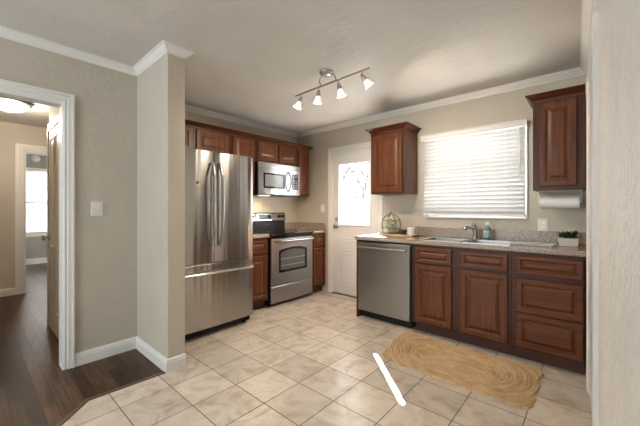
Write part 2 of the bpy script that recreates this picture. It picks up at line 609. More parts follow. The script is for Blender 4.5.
link('deadbolt', B().lathe([(0.029, 0), (0.030, 0.008), (0.022, 0.014), (0.0, 0.015)], (-2.82, YW + 0.012, 1.075), (0, -1, 0)).box(-2.823, -2.817, YW - 0.018, YW - 0.002, 1.058, 1.092), 'nickel', door, smooth=True)
struct(link('trim_6', B().box(DX0, DX1, YW - 0.02, YW + 0.13, -0.02, 0.011), 'threshold'))
j = B().box(DX0 - 0.0005, DX0 + 0.003, YW - 0.0, YW + 0.14, 0.011, DZ).box(DX1 - 0.003, DX1 + 0.0005, YW, YW + 0.14, 0.011, DZ).box(DX0, DX1, YW, YW + 0.14, DZ - 0.003, DZ)
struct(link('trim_7', j, 'trim'))

# ---- kitchen window: frame, pane, sill; blind in front
win = struct(link('window_1', B().slab([WX0, WX0 + 0.04, WX1 - 0.04, WX1], [WZ0, WZ0 + 0.045, (WZ0 + WZ1) / 2 - 0.02, (WZ0 + WZ1) / 2 + 0.02, WZ1 - 0.045, WZ1], [(1, 1), (1, 3)], lambda u, v, t: (u, t, v), YW + 0.06, YW + 0.11), 'trim'))
link('glass_pane', B().box(WX0 + 0.04, WX1 - 0.04, YW + 0.083, YW + 0.087, WZ0 + 0.045, WZ1 - 0.045), 'glass', win)
casing('trim_8', lambda u, z, o: (u, YW - o * 0.9, z), WX0 + 0.002, WX1 - 0.002, WZ1, z0=WZ0, sill=True, prof=[(0, 0), (0, 0.014), (0.003, 0.017), (0.012, 0.017), (0.015, 0.013), (0.015, 0)])


def blind(name, label, x0, x1, z0, z1, y, pitch, group=None, hd=0.062, valance=True, tilt=62):
    """venetian blind in a local frame, front facing -Y; root at sill centre"""
    t = thing(name, label, 'blind', (0, 0, 0), 0, group)
    if valance:
        v = B().loft([[(xx, y - 0.035, z1 - hd), (xx, y - 0.038, z1 - hd * 0.8), (xx, y - 0.038, z1 - 0.012), (xx, y - 0.046, z1 - 0.006), (xx, y - 0.046, z1), (xx, y - 0.012, z1), (xx, y - 0.012, z1 - hd)] for xx in (x0 - 0.022, x1 + 0.018)])
        link('valance', v, 'door_white', t)
    hr = link('headrail', B().box(x0, x1, y - 0.010, y + 0.028, z1 - 0.045, z1 - 0.004), 'white_plastic', t)
    sl = B()
    n = int((z1 - hd - z0 - 0.02) / pitch)
    a = R(tilt)
    for k in range(n + 1):
        z = z0 + 0.030 + k * (z1 - hd + 0.012 - z0 - 0.03) / n
        for s0, s1 in ((-0.025, 0.0), (0.0, 0.025)):
            pass
        pts = []
        for u, b_ in ((-0.025, 0), (-0.012, 0.0025), (0, 0.0035), (0.012, 0.0025), (0.025, 0)):
            pts.append((u * math.cos(a) - b_ * math.sin(a), u * math.sin(a) + b_ * math.cos(a)))
        up = [(yy, zz) for yy, zz in pts]
        lo = [(yy + 0.0022 * math.sin(a), zz - 0.0022 * math.cos(a)) for yy, zz in reversed(pts)]
        sl.loft([[(xx, y + yy, z + zz) for yy, zz in up + lo] for xx in (x0, x1)])
    link('slats', sl, 'slat', t)
    link('bottom_rail', B().box(x0, x1, y - 0.020, y + 0.020, z0, z0 + 0.018), 'white_plastic', t, bevel=0.003)
    for f in (0.16, 0.5, 0.84):
        xx = x0 + (x1 - x0) * f
        link('ladder_cord', B().box(xx - 0.0008, xx + 0.0008, y - 0.0285, y - 0.0275, z0 + 0.018, z1 - 0.05), 'white_plastic', t)
    return t


bl = blind('window_blind', 'wide white slatted blind over the kitchen sink', WX0 - 0.012, WX1 - 0.004, 1.150, 2.064, YW - 0.048, 0.0405, tilt=-64)
lc = B().tube([(WX1 - 0.06, YW - 0.082, 1.99), (WX1 - 0.06, YW - 0.084, 1.72)], 0.0022, 6).lathe([(0.003, 0), (0.007, 0.008), (0.008, 0.03), (0.003, 0.036)], (WX1 - 0.06, YW - 0.084, 1.686), seg=10)
link('lift_cord', lc, 'white_plastic', bl, smooth=True)
link('tilt_wand', B().tube([(WX1 - 0.045, YW - 0.082, 1.99), (WX1 - 0.043, YW - 0.084, 1.50)], 0.004, 8), 'white_plastic', bl, smooth=True)

# ---- door in the right wall, seen edge-on
a2 = math.atan2(-0.04, 1)


def rw(u, z, o):
    n = Vector((-1, -0.04)).normalized()
    return (xr(u) + n.x * o, u + n.y * o, z)


casing('trim_9', rw, 1.95, 2.705, 2.035, w=0.075, t=0.02)
d3 = B()
d3.loft([[rw(1.953, 0.012, 0.001), rw(2.702, 0.012, 0.001), rw(2.702, 2.032, 0.001), rw(1.953, 2.032, 0.001)],
         [rw(1.953, 0.012, 0.007), rw(2.702, 0.012, 0.007), rw(2.702, 2.032, 0.007), rw(1.953, 2.032, 0.007)]])
door3 = struct(link('door_3', d3, 'door_white'))

# ------------------------------------------------------------------ hall and bedroom beyond the doorway
struct(link('wall_hall_right', B().box(-4.38, XL - 0.1205, 0.575, 0.69, 0, H).box(-4.38, -4.26, 0.69, 2.25, 0, H), 'hall_wall'))
struct(link('wall_hall_left', B().box(-6.2, XL - 0.1205, -0.86, -0.74, 0, H), 'hall_wall'))
struct(link('wall_hall_end', B().box(-6.2, -4.38, 2.13, 2.25, 0, H), 'hall_wall'))
struct(link('wall_hall_far', B().slab([-0.74, 0.545, 1.33, 2.13], [0, 2.06, H], [(1, 0)], lambda u, v, t: (t, u, v), -6.32, -6.2), 'hall_wall'))
casing('trim_10', lambda u, z, o: (-6.2 + o, u, z), 0.545, 1.33, 2.06, w=0.10, t=0.02)
struct(link('trim_11', B().box(-6.321, -6.199, 0.545, 0.56, 0, 2.06).box(-6.321, -6.199, 1.315, 1.33, 0, 2.06).box(-6.321, -6.199, 0.56, 1.315, 2.045, 2.06), 'trim'))
struct(link('baseboard_hall', B().sweep([(-6.2, 0.445), (-6.2, -0.74)], bp, side=1), 'trim'))
struct(link('baseboard_hall_right', B().sweep([(-4.38, 2.13), (-4.38, 0.575), (-4.275, 0.575)], bp, side=1), 'trim'))
# bedroom
FW0, FW1, FZ0, FZ1 = 0.83, 1.75, 0.70, 2.15
struct(link('wall_bedroom_far', B().slab([-0.7, FW0, FW1, 3.0], [0, FZ0, FZ1, H], [(1, 1)], lambda u, v, t: (t, u, v), -9.52, -9.4), 'far_wall'))
struct(link('wall_bedroom_side', B().box(-9.4, -6.3205, -0.82, -0.7, 0, H).box(-9.4, -6.3205, 3.0, 3.12, 0, H), 'far_wall'))
struct(link('baseboard_bedroom', B().sweep([(-9.4, 2.99), (-9.4, -0.69)], [(0, 0), (0.015, 0), (0.015, 0.10), (0.008, 0.125), (0, 0.125)], side=1), 'trim'))
w2 = struct(link('window_2', B().slab([FW0, FW0 + 0.04, FW1 - 0.04, FW1], [FZ0, FZ0 + 0.04, 1.42, 1.46, FZ1 - 0.04, FZ1], [(1, 1), (1, 3)], lambda u, v, t: (t, u, v), -9.50, -9.46), 'trim'))
link('glass_pane', B().box(-9.482, -9.478, FW0 + 0.04, FW1 - 0.04, FZ0 + 0.04, FZ1 - 0.04), 'glass', w2)
b2 = blind('window_blind', 'white slatted blind in the grey bedroom beyond the hall', -(FW1 - FW0) / 2 + 0.01, (FW1 - FW0) / 2 - 0.01, 0.0, FZ1 - FZ0 - 0.005, 0.0, 0.045, tilt=76)
b2.location = (-9.415, (FW0 + FW1) / 2, FZ0 + 0.002)
b2.rotation_euler = (0, 0, R(90))
struct(link('trim_12', B().box(-9.4, -9.37, FW0 - 0.05, FW1 + 0.05, FZ0 - 0.03, FZ0 - 0.001).box(-9.4, -9.385, FW0 - 0.05, FW1 + 0.05, FZ0 - 0.09, FZ0 - 0.03), 'trim'))
t = thing('smoke_detector', 'small round white smoke detector above the bedroom window', 'smoke detector', (-9.4, 1.008, 2.36))
link('base', B().lathe([(0.075, 0), (0.075, 0.015), (0.07, 0.02), (0.0, 0.02)], (0, 0, 0), (1, 0, 0)), 'white_plastic', t, smooth=True)
link('cover', B().lathe([(0.06, 0.0205), (0.058, 0.035), (0.045, 0.045), (0, 0.047)], (0, 0, 0), (1, 0, 0)), 'plate', t, smooth=True)

# closed door in the hall's right-hand wall
hd = struct(link('door_2', B().box(-4.245, -3.50, 0.555, 0.5745, 0.012, 2.02)
                 .panel(-4.13, -3.90, 1.08, 1.93, [(0, 0.556), (0, 0.554), (0.012, 0.548), (0.02, 0.5545), (0.05, 0.5545), (0.06, 0.551)])
                 .panel(-3.84, -3.60, 1.08, 1.93, [(0, 0.556), (0, 0.554), (0.012, 0.548), (0.02, 0.5545), (0.05, 0.5545), (0.06, 0.551)])
                 .panel(-4.13, -3.90, 0.22, 0.86, [(0, 0.556), (0, 0.554), (0.012, 0.548), (0.02, 0.5545), (0.05, 0.5545), (0.06, 0.551)])
                 .panel(-3.84, -3.60, 0.22, 0.86, [(0, 0.556), (0, 0.554), (0.012, 0.548), (0.02, 0.5545), (0.05, 0.5545), (0.06, 0.551)]), 'hall_door'))
link('door_knob', B().lathe([(0.03, 0), (0.031, 0.006), (0.012, 0.012), (0.010, 0.03), (0.024, 0.038), (0.028, 0.05), (0.02, 0.062), (0, 0.065)], (-4.18, 0.555, 0.93), (0, -1, 0)), 'nickel', hd, smooth=True)
struct(link('trim_13', B().box(-4.275, -4.245, 0.545, 0.575, 0, 2.05).box(-4.245, -3.43, 0.545, 0.575, 2.02, 2.09).box(-3.50, -3.43, 0.545, 0.575, 0, 2.02), 'hall_door'))

# hall ceiling light
t = thing('hall_ceiling_light', 'lit round flush-mount ceiling light in the hall', 'ceiling light', (-4.95, 0.31, H))
link('base', B().lathe([(0.17, 0), (0.185, -0.02), (0.19, -0.035), (0.175, -0.04), (0.0, -0.04)]), 'nickel', t, smooth=True)
link('lamp_shade', B().lathe([(0.168, -0.041), (0.165, -0.055), (0.145, -0.08), (0.10, -0.105), (0.05, -0.118), (0.012, -0.121)], seg=36), 'hall_glow', t, smooth=True)
link('finial', B().lathe([(0.012, -0.120), (0.012, -0.127), (0.006, -0.137), (0.0, -0.139)], seg=12), 'nickel', t, smooth=True)
lp = lamp('hall_bulb', 'POINT', (0, 0, -0.24), 17, (1, 0.87, 0.72), shadow_soft_size=0.12)
lp.parent = t


# ------------------------------------------------------------------ wall plates
def plate(name, label, loc, rz, kind, w=0.072, h=0.116):
    t = thing(name, label, 'light switch' if kind != 'outlet' else 'outlet', loc, rz)
    link('cover_plate', B().panel(-w / 2, w / 2, -h / 2, h / 2, [(0, 0), (0, -0.003), (0.004, -0.006), (0.01, -0.0065)]), 'plate', t)
    xs = [0] if w < 0.09 else [-0.023, 0.023]
    for x in xs:
        if kind == 'toggle':
            link('toggle', B().box(x - 0.005, x + 0.005, -0.016, -0.0066, -0.004, 0.012), 'white_plastic', t, bevel=0.0015)
        elif kind == 'rocker':
            link('rocker', B().panel(x - 0.0165, x + 0.0165, -0.033, 0.033, [(0, -0.0066), (0, -0.009), (0.002, -0.010)]), 'white_plastic', t)
        else:
            for z in (0.02, -0.02):
                link('socket', B().panel(x - 0.0165, x + 0.0165, z - 0.014, z + 0.014, [(0, -0.0066), (0, -0.008), (0.002, -0.0085)]), 'white_plastic', t)
    return t


plate('light_switch', 'white switch plate on the grey-beige wall beside the hall doorway', (XL, 0.692, 1.222), R(90), 'toggle', w=0.08)
plate('light_switch', 'white switch plate between the range backsplash and the exterior door', (-3.08, YW, 1.232), 0, 'toggle')
plate('outlet', 'white wall outlet plate above the backsplash between sink and potted plant', (-0.365, YW, 1.072), 0, 'outlet', w=0.078)


# ------------------------------------------------------------------ cabinets (local frame: x to the right, front at y = 0 facing -y)
def raised_door(b, x0, x1, z0, z1, fr=0.052, y=-0.001, mi=0):
    t = 0.019
    prof = [(0, y), (0, y - t + 0.004), (0.004, y - t), (fr - 0.012, y - t), (fr - 0.008, y - t + 0.003), (fr - 0.002, y - t + 0.004), (fr, y - t + 0.010), (fr + 0.010, y - t + 0.010),
            (fr + 0.030, y - t + 0.002), (fr + 0.034, y - t + 0.001)]
    return b.panel(x0, x1, z0, z1, prof, mi)


def drawer_front(b, x0, x1, z0, z1, y=-0.001):
    h = z1 - z0
    fr = min(0.045, h * 0.26)
    t = 0.019
    prof = [(0, y), (0, y - t + 0.004), (0.004, y - t), (fr - 0.008, y - t), (fr - 0.004, y - t + 0.003), (fr, y - t + 0.010), (fr + 0.006, y - t + 0.010), (fr + 0.02, y - t + 0.002), (fr + 0.023, y - t + 0.001)]
    return b.panel(x0, x1, z0, z1, prof)


def cabinet(label, loc, rz, w, depth, z0, z1, doors=(), drawers=(), toe=0.0, group=None, name='kitchen_cabinet', mid_wood='wood'):
    t = thing(name, label, 'cabinet', loc, rz, group)
    b = B()
    b.box(0, w, 0, depth, z0 + toe, z1)
    link('body', b, 'wood_frame_shaded', t, bevel=0.0015)
    if toe:
        link('toe_kick', B().box(0.002, w - 0.002, 0.07, depth, 0.0, toe - 0.0005), 'toekick', t)
    for d in doors:
        link('door', raised_door(B(), *d), 'wood', t)
    for d in drawers:
        link('drawer', drawer_front(B(), *d), 'wood_h', t)
    return t


CORN = [(0.0, 0.0), (0.006, 0.0), (0.008, 0.012), (0.018, 0.022), (0.034, 0.034), (0.040, 0.042), (0.050, 0.046), (0.050, 0.058), (0.0, 0.058)]


def cornice(parent, path, z, name='cornice', label=None):
    b = B().sweep(path, [(o, z + h) for o, h in CORN], side=-1)
    return link(name, b, 'wood_dark', parent, label=label)


G1 = 'wall cabinets in the row over the refrigerator and range'
XU = -3.31
UD = XU - XF - 0.003
cabinet('short two-door cherry wall cabinet directly above the refrigerator', (XU, 1.125, 0), R(90), 0.958, UD, 1.835, 2.128,
        doors=[(0.03, 0.497, 1.862, 2.106), (0.545, 0.947, 1.862, 2.106)], group=G1)
cabinet('narrow cherry wall cabinet between the refrigerator top and the microwave', (XU, 2.085, 0), R(90), 0.378, UD, 1.405, 2.128,
        doors=[(0.042, 0.362, 1.43, 2.106)], group=G1)
cabinet('short two-door cherry wall cabinet directly above the microwave', (XU, 2.465, 0), R(90), 0.770, UD, 1.845, 2.128,
        doors=[(0.035, 0.382, 1.868, 2.106), (0.402, 0.742, 1.868, 2.106)], group=G1)
cabinet('tall slim cherry wall cabinet at the right of the microwave, nearest the room corner', (XU, 3.237, 0), R(90), 0.250, UD, 1.425, 2.128,
        doors=[(0.030, 0.232, 1.45, 2.106)], group=G1)
cm = B().sweep([(XU, 1.126), (XU, 3.488), (XF + 0.006, 3.488)], [(o, 2.118 + h) for o, h in CORN if True], side=1)
cm = B().sweep([(XF + 0.006, 3.4885), (XU + 0.001, 3.4885), (XU + 0.001, 1.126)], [(o, 2.1285 + h * 0.8) for o, h in CORN], side=1)
tag(setloc(link('cabinet_molding', cm, 'wood_dark'), (XU, 2.3, 2.1285)), 'dark cherry crown strip running along the tops of the refrigerator wall cabinets', 'molding')

YU = YW - 0.33
t = cabinet('cherry wall cabinet hanging between the exterior door and the window blind', (-2.023, YU, 0), 0, 0.440, 0.327, 1.395, 2.115,
            doors=[(0.028, 0.412, 1.42, 2.088)])
cornice(t, [(0.0, 0.325), (0.0, -0.001), (0.440, -0.001), (0.440, 0.325)], 2.1155)
b = B()
t = cabinet('cherry wall cabinet hanging above the paper towel roll, right of the window', (-0.402, YU, 0), 0, 0.345, 0.327, 1.378, 2.130,
            doors=[(0.045, 0.292, 1.41, 2.108)])
cornice(t, [(0.0, 0.325), (0.0, -0.001), (0.344, -0.001)], 2.1305)

G2 = 'base cabinets'
XB = -3.025
BD = XB - XF - 0.003
cabinet('narrow cherry base cabinet squeezed between the refrigerator and the range', (XB, 2.075, 0), R(90), 0.378, BD, 0, 0.872,
        doors=[(0.03, 0.352, 0.135, 0.655)], drawers=[(0.03, 0.352, 0.685, 0.845)], toe=0.1, group=G2)
cabinet('narrow cherry base cabinet between the range and the exterior door', (XB, 3.232, 0), R(90), 0.308, BD, 0, 0.872,
        doors=[(0.03, 0.285, 0.135, 0.655)], drawers=[(0.03, 0.285, 0.685, 0.845)], toe=0.1, group=G2)
YB = YW - 0.61
BD2 = 0.607
cabinet('two-door cherry sink cabinet between the dishwasher and the drawer stack', (-1.362, YB, 0), 0, 0.851, BD2, 0, 0.6900,
        doors=[(0.034, 0.380, 0.118, 0.679), (0.458, 0.826, 0.118, 0.679)], toe=0.1, group=G2)
sk = [o for o in COL.objects if o.get('label', '').startswith('two-door cherry sink')][0]
# upper rail of the sink cabinet is hollow behind so the bowls fit inside
rail = B().box(0, 0.851, 0, 0.02, 0.6902, 0.872).box(0, 0.02, 0.02, BD2, 0.6902, 0.872).box(0.831, 0.851, 0.02, BD2, 0.6902, 0.872)
link('top_rail', rail, 'wood_frame_shaded', sk)
link('drawer', drawer_front(B(), 0.034, 0.380, 0.698, 0.846), 'wood_h', sk)
link('drawer', drawer_front(B(), 0.458, 0.826, 0.703, 0.846), 'wood_h', sk)
cabinet('three-drawer cherry base cabinet under the potted plant at the right end', (-0.509, YB, 0), 0, 0.451, BD2, 0, 0.872,
        drawers=[(0.032, 0.444, 0.704, 0.846), (0.032, 0.444, 0.402, 0.668), (0.032, 0.444, 0.124, 0.386)], toe=0.1, group=G2)
tag(setloc(link('end_panel', B().box(-2.038, -2.014, YB - 0.004, YW - 0.026, 0.0, 0.872), 'wood', bevel=0.002), (-2.026, YB, 0)),
    'upright cherry end panel at the left side of the dishwasher', 'cabinet panel')

# ------------------------------------------------------------------ countertops
SY0, SY1 = 3.00, 3.365
SB = [(-1.305, -0.950), (-0.895, -0.545)]
ct = thing('countertop', 'long speckled beige granite countertop holding the sink', 'countertop', (-1.05, 2.909, 0.876))
cx = [-2.050, SB[0][0], SB[0][1], SB[1][0], SB[1][1], -0.034]
cy = [2.909, SY0, SY1, YW - 0.0015]
link('slab', B().slab([x + 1.05 for x in cx], [y - 2.909 for y in cy], [(1, 1), (3, 1)], lambda u, v, t: (u, v, t), 0.0, 0.037), 'granite', ct, bevel=0.005)
link('backsplash', B().box(-1.700 + 1.05, -0.06 + 1.05, YW - 0.022 - 2.909, YW - 0.0015 - 2.909, 0.0375, 0.140), 'granite', ct, bevel=0.002)
c1 = thing('countertop', 'small granite countertop piece left of the range', 'countertop', (XB, 2.262, 0.8735))
link('slab', B().box(-0.600, 0.025, -0.185, 0.196, 0.0, 0.037), 'granite', c1, bevel=0.004)
c2 = thing('countertop', 'small granite countertop corner piece right of the range', 'countertop', (XB, 3.38, 0.8735))
link('slab', B().box(-0.607, 0.025, -0.148, 0.162, 0.0, 0.037), 'granite', c2, bevel=0.004)
link('backsplash', B().box(-0.58, 0.0, 0.141, 0.162, 0.0375, 0.14).box(-0.607, -0.585, -0.148, 0.162, 0.0375, 0.14), 'granite', c2, bevel=0.002)

# sink
sk2 = thing('kitchen_sink', 'double-bowl steel sink set into the granite countertop', 'sink', (-0.925, 3.18, 0.70))
for x0, x1 in SB:
    bx = B()
    e = 0.0
    zt, zb = 0.8755, 0.712
    x0l, x1l, y0l, y1l = x0 + 0.925 - e, x1 + 0.925 + e, SY0 - 3.18 - e, SY1 - 3.18 + e

    def ring(i, z):
        return [(x0l + i, y0l + i, z - 0.70), (x1l - i, y0l + i, z - 0.70), (x1l - i, y1l - i, z - 0.70), (x0l + i, y1l - i, z - 0.70)]
    bx.loft([ring(0.0025, zb - 0.003), ring(0.0025, 0.9135), ring(-0.012, 0.9135), ring(-0.012, 0.916), ring(0.003, 0.9175), ring(0.0065, 0.914), ring(0.010, zb + 0.02), ring(0.026, zb + 0.003)])
    bo = link('basin', bx, 'basin', sk2)
    cxm, cym = (x0l + x1l) / 2, 0.0
    link('drain', B().lathe([(0.045, 0.0155), (0.043, 0.019), (0.03, 0.0195), (0.028, 0.0175), (0.0, 0.0175)], (cxm, cym, 0)), 'chrome', bo, smooth=True)

# faucet
fx, fy = -0.915, 3.425
f = thing('faucet', 'brushed nickel single-lever faucet behind the sink bowls', 'faucet', (fx, fy, 0.9135))
link('base', B().lathe([(0.034, 0), (0.034, 0.004), (0.027, 0.010), (0.0, 0.011)]).tube([(0, 0, 0.008), (0.0, -0.002, 0.06), (-0.006, -0.008, 0.115), (-0.012, -0.014, 0.15)], [0.024, 0.023, 0.024, 0.021], 16), 'nickel', f, smooth=True)
link('spout', B().tube([(-0.006, -0.012, 0.098), (-0.025, -0.045, 0.120), (-0.042, -0.080, 0.130)], [0.015, 0.016, 0.018], 14), 'nickel', f, smooth=True)
link('spray_head', B().tube([(-0.043, -0.082, 0.1305), (-0.056, -0.108, 0.128), (-0.064, -0.124, 0.116), (-0.067, -0.130, 0.102)], [0.020, 0.023, 0.023, 0.019], 14), 'chrome', f, smooth=True)
link('lever_handle', B().tube([(-0.012, -0.014, 0.151), (-0.016, -0.016, 0.175), (-0.024, -0.022, 0.205)], [0.017, 0.012, 0.008], 12), 'nickel', f, smooth=True)

# soap bottle
s = thing('soap_bottle', 'small teal soap bottle standing just right of the faucet', 'soap bottle', (-0.805, 3.425, 0.9135))
link('bottle', B().lathe([(0.024, 0), (0.029, 0.004), (0.030, 0.012), (0.030, 0.105), (0.027, 0.122), (0.014, 0.136), (0.012, 0.145), (0.0, 0.145)]), 'soap', s, smooth=True)
link('label_band', B().lathe([(0.0303, 0.025), (0.0306, 0.026), (0.0306, 0.092), (0.0303, 0.093)], cap0=False, cap1=False), 'soap_label', s, smooth=True)
link('cap', B().lathe([(0.015, 0.1455), (0.016, 0.148), (0.016, 0.168), (0.010, 0.176), (0.006, 0.178), (0.006, 0.184), (0, 0.185)]), 'white_plastic', s, smooth=True)

# clear cutting board
cb = thing('cutting_board', 'frosted clear cutting board lying on the granite between sink and potted plant', 'cutting board', (-0.405, 3.215, 0.9135), R(-3))
link('board', B().box(-0.155, 0.155, -0.125, 0.125, 0.003, 0.012), 'frosted', cb, bevel=0.004)
for sx in (-0.14, 0.14):
    for sy in (-0.11, 0.11):
        link('foot', B().cyl((sx, sy, 0), (sx, sy, 0.0028), 0.008, seg=12), 'white_plastic', cb)

# potted plant
p = thing('potted_plant', 'small bushy green plant in a white square pot on the granite', 'plant', (-0.165, 3.31, 0.9135))
link('pot', B().loft([[(-r, -r, z), (r, -r, z), (r, r, z), (-r, r, z)] for r, z in ((0.060, 0.0), (0.068, 0.066), (0.062, 0.066), (0.060, 0.053))]), 'pot', p, bevel=0.003)
link('soil', B().box(-0.0585, 0.0585, -0.0585, 0.0585, 0.046, 0.0545), 'soil', p)
b = B()
rnd = random.Random(3)
def leaf(b, base, d, ln, wd):
    d = Vector(d).normalized()
    side = d.cross(Vector((0, 0, 1)))
    side = side.normalized() if side.length > 1e-3 else Vector((1, 0, 0))
    nrm = side.cross(d)
    base = Vector(base)
    mid = base + d * ln * 0.5 + nrm * ln * 0.08
    tip = base + d * ln - nrm * ln * 0.05
    vs = [b.b.verts.new(q) for q in (base, mid + side * wd, tip, mid - side * wd, mid - nrm * 0.0012)]
    for a, c, e in ((0, 1, 4), (1, 2, 4), (2, 3, 4), (3, 0, 4)):
        b.b.faces.new((vs[a], vs[c], vs[e]))
    b.b.faces.new((vs[0], vs[3], vs[2], vs[1]))
for k in range(150):
    a = rnd.uniform(0, 2 * PI)
    rr_ = rnd.uniform(0, 0.06)
    el = rnd.uniform(0.15, 1.2)
    z0_ = 0.055 + rnd.uniform(0.005, 0.035)
    leaf(b, (rr_ * math.cos(a), rr_ * math.sin(a), z0_), (math.cos(a) * math.cos(el), math.sin(a) * math.cos(el), math.sin(el)), rnd.uniform(0.03, 0.055), rnd.uniform(0.006, 0.010))
for k in range(14):
    a = k * 2 * PI / 14
    b.tube([(0.02 * math.cos(a), 0.02 * math.sin(a), 0.054), (0.035 * math.cos(a), 0.035 * math.sin(a), 0.09)], 0.0015, 5)
link('foliage', b, 'leaf', p)

# paper towel roll and its holder under the right wall cabinet
t = thing('paper_towel_holder', 'paper towel bracket under the right wall cabinet', 'towel holder', (-0.21, 3.36, 1.377))
link('mount', B().box(-0.17, 0.13, -0.025, 0.025, -0.006, 0.0), 'white_plastic', t, bevel=0.002)
for sx in (-0.165, 0.122):
    link('arm', B().box(sx - 0.003, sx + 0.003, -0.02, 0.02, -0.11, -0.0065), 'white_plastic', t, bevel=0.002)
link('rod', B().cyl((-0.1615, 0, -0.095), (0.1185, 0, -0.095), 0.012), 'white_plastic', t, smooth=True)
b = B().lathe([(0.02, 0), (0.056, 0), (0.056, 0.268), (0.02, 0.268)], (-0.155, 0, 0), (1, 0, 0), seg=40, cap0=False, cap1=False)
b.lathe([(0.02, 0), (0.02, 0.268)], (-0.155, 0, 0), (1, 0, 0), seg=40, cap0=False, cap1=False)
ro = tag(link('paper_towel_roll', b, 'paper', smooth=True), 'white roll of paper towels hanging under the right wall cabinet', 'paper towel')
ro.location = (-0.21, 3.36, 1.280)

# wooden tray with decorations
tx0, tx1, ty0, ty1 = -1.925, -1.49, 3.195, 3.385
t = thing('serving_tray', 'pale wooden serving tray with dark handles on the left of the granite', 'tray', ((tx0 + tx1) / 2, (ty0 + ty1) / 2, 0.9135))
L, W_ = (tx1 - tx0) / 2, (ty1 - ty0) / 2
link('tray_board', B().box(-L, L, -W_, W_, 0.0, 0.022), 'board_wood', t, bevel=0.006)
for sx in (-1, 1):
    link('handle', B().tube([(sx * (L - 0.001), -0.04, 0.012), (sx * (L + 0.018), -0.035, 0.016), (sx * (L + 0.018), 0.035, 0.016), (sx * (L - 0.001), 0.04, 0.012)], 0.005, 8), 'black', t, smooth=True)
TZ = 0.9358
# arched wire cage cloche with flowers inside
t = thing('wire_terrarium', 'arched dark green wire terrarium standing on the wooden tray', 'terrarium', (-1.795, 3.29, TZ))
link('base', B().lathe([(0.104, 0), (0.106, 0.002), (0.106, 0.006), (0.10, 0.009), (0, 0.009)]), 'verdigris', t, smooth=True)
dome = [(0.100, 0.010), (0.114, 0.06), (0.116, 0.11), (0.107, 0.155), (0.085, 0.193), (0.045, 0.219), (0.012, 0.228)]
for k in range(8):
    a = k * PI / 4 + 0.2
    link('rib', B().tube([(r * math.cos(a), r * math.sin(a), z) for r, z in dome], 0.0032, 6), 'verdigris', t, smooth=True)
hp = B()
for r, z in ((0.1145, 0.06), (0.1075, 0.155)):
    hp.tube([(r * math.cos(a * PI / 14), r * math.sin(a * PI / 14), z) for a in range(29)], 0.0028, 6)
link('hoop', hp, 'verdigris', t, smooth=True)
link('glass_dome', B().lathe([(r - 0.004, z) for r, z in dome], cap0=False, seg=32), 'cloche_glass', t, smooth=True)
link('knob', B().lathe([(0.006, 0.229), (0.005, 0.236), (0.011, 0.244), (0.011, 0.25), (0.0, 0.256)], seg=14), 'verdigris', t, smooth=True)
# flowers inside
t = thing('flower_arrangement', 'cream and sage flower arrangement inside the wire terrarium', 'flowers', (-1.795, 3.29, TZ + 0.0095))
b = B()
rnd = random.Random(11)
for k in range(150):
    a = rnd.uniform(0, 2 * PI)
    r_ = rnd.uniform(0.0, 0.06)
    el = rnd.uniform(0.2, 1.3)
    leaf(b, (r_ * math.cos(a), r_ * math.sin(a), rnd.uniform(0.01, 0.15)), (math.cos(a) * math.cos(el), math.sin(a) * math.cos(el), math.sin(el)), rnd.uniform(0.025, 0.04), rnd.uniform(0.006, 0.011))
for k in range(7):
    a = k * 0.9
    b.tube([(0.01 * math.cos(a), 0.01 * math.sin(a), 0.0), (0.03 * math.cos(a), 0.03 * math.sin(a), 0.06 + 0.012 * k)], 0.0018, 5)
link('foliage', b, 'leaf_pale', t)
for k in range(11):
    a = k * 1.1
    b = B()
    c0 = Vector((0.060 * math.cos(a), 0.060 * math.sin(a), 0.055 + 0.0105 * k))
    for q in range(7):
        aa = q * 2 * PI / 7
        leaf(b, c0, (math.cos(aa), math.sin(aa), 0.55), 0.032, 0.013)
    b.lathe([(0.006, 0), (0.008, 0.006), (0.004, 0.011), (0, 0.012)], c0, seg=10)
    link('blossom', b, 'petal', t)
# wicker bowl
t = thing('wicker_bowl', 'little dark wicker bowl on the tray between terrarium and candle', 'bowl', (-1.628, 3.245, TZ))
link('bowl', B().lathe([(0.028, 0), (0.032, 0.003), (0.044, 0.025), (0.047, 0.048), (0.045, 0.050), (0.042, 0.045), (0.038, 0.025), (0.026, 0.008), (0, 0.008)]), 'wicker', t, smooth=True)
wv = B()
for z, r in ((0.012, 0.0375), (0.022, 0.0435), (0.032, 0.0462), (0.042, 0.0475), (0.050, 0.047)):
    wv.tube([((r + 0.0012 * math.sin(k * 2.1)) * math.cos(k * PI / 16), (r + 0.0012 * math.sin(k * 2.1)) * math.sin(k * PI / 16), z) for k in range(33)], 0.003, 6)
link('weave', wv, 'wicker', t, smooth=True)
# candle
t = thing('candle', 'short cream candle at the right end of the wooden tray', 'candle', (-1.535, 3.27, TZ))
link('wax', B().lathe([(0.040, 0), (0.042, 0.003), (0.042, 0.082), (0.038, 0.086), (0.02, 0.083), (0, 0.081)]), 'candle', t, smooth=True)
link('wick', B().tube([(0, 0, 0.0815), (0.001, 0, 0.090), (0.003, 0, 0.095)], 0.0011, 6), 'black', t)

# ------------------------------------------------------------------ refrigerator
FWD = 0.912
fr = thing('refrigerator', 'tall stainless steel french-door refrigerator beside the wing wall', 'refrigerator', (-2.755, 1.128, 0), R(90))
link('body', B().box(0.006, FWD - 0.006, 0.072, 0.86, 0.03, 1.755), 'case_grey', fr, bevel=0.004)


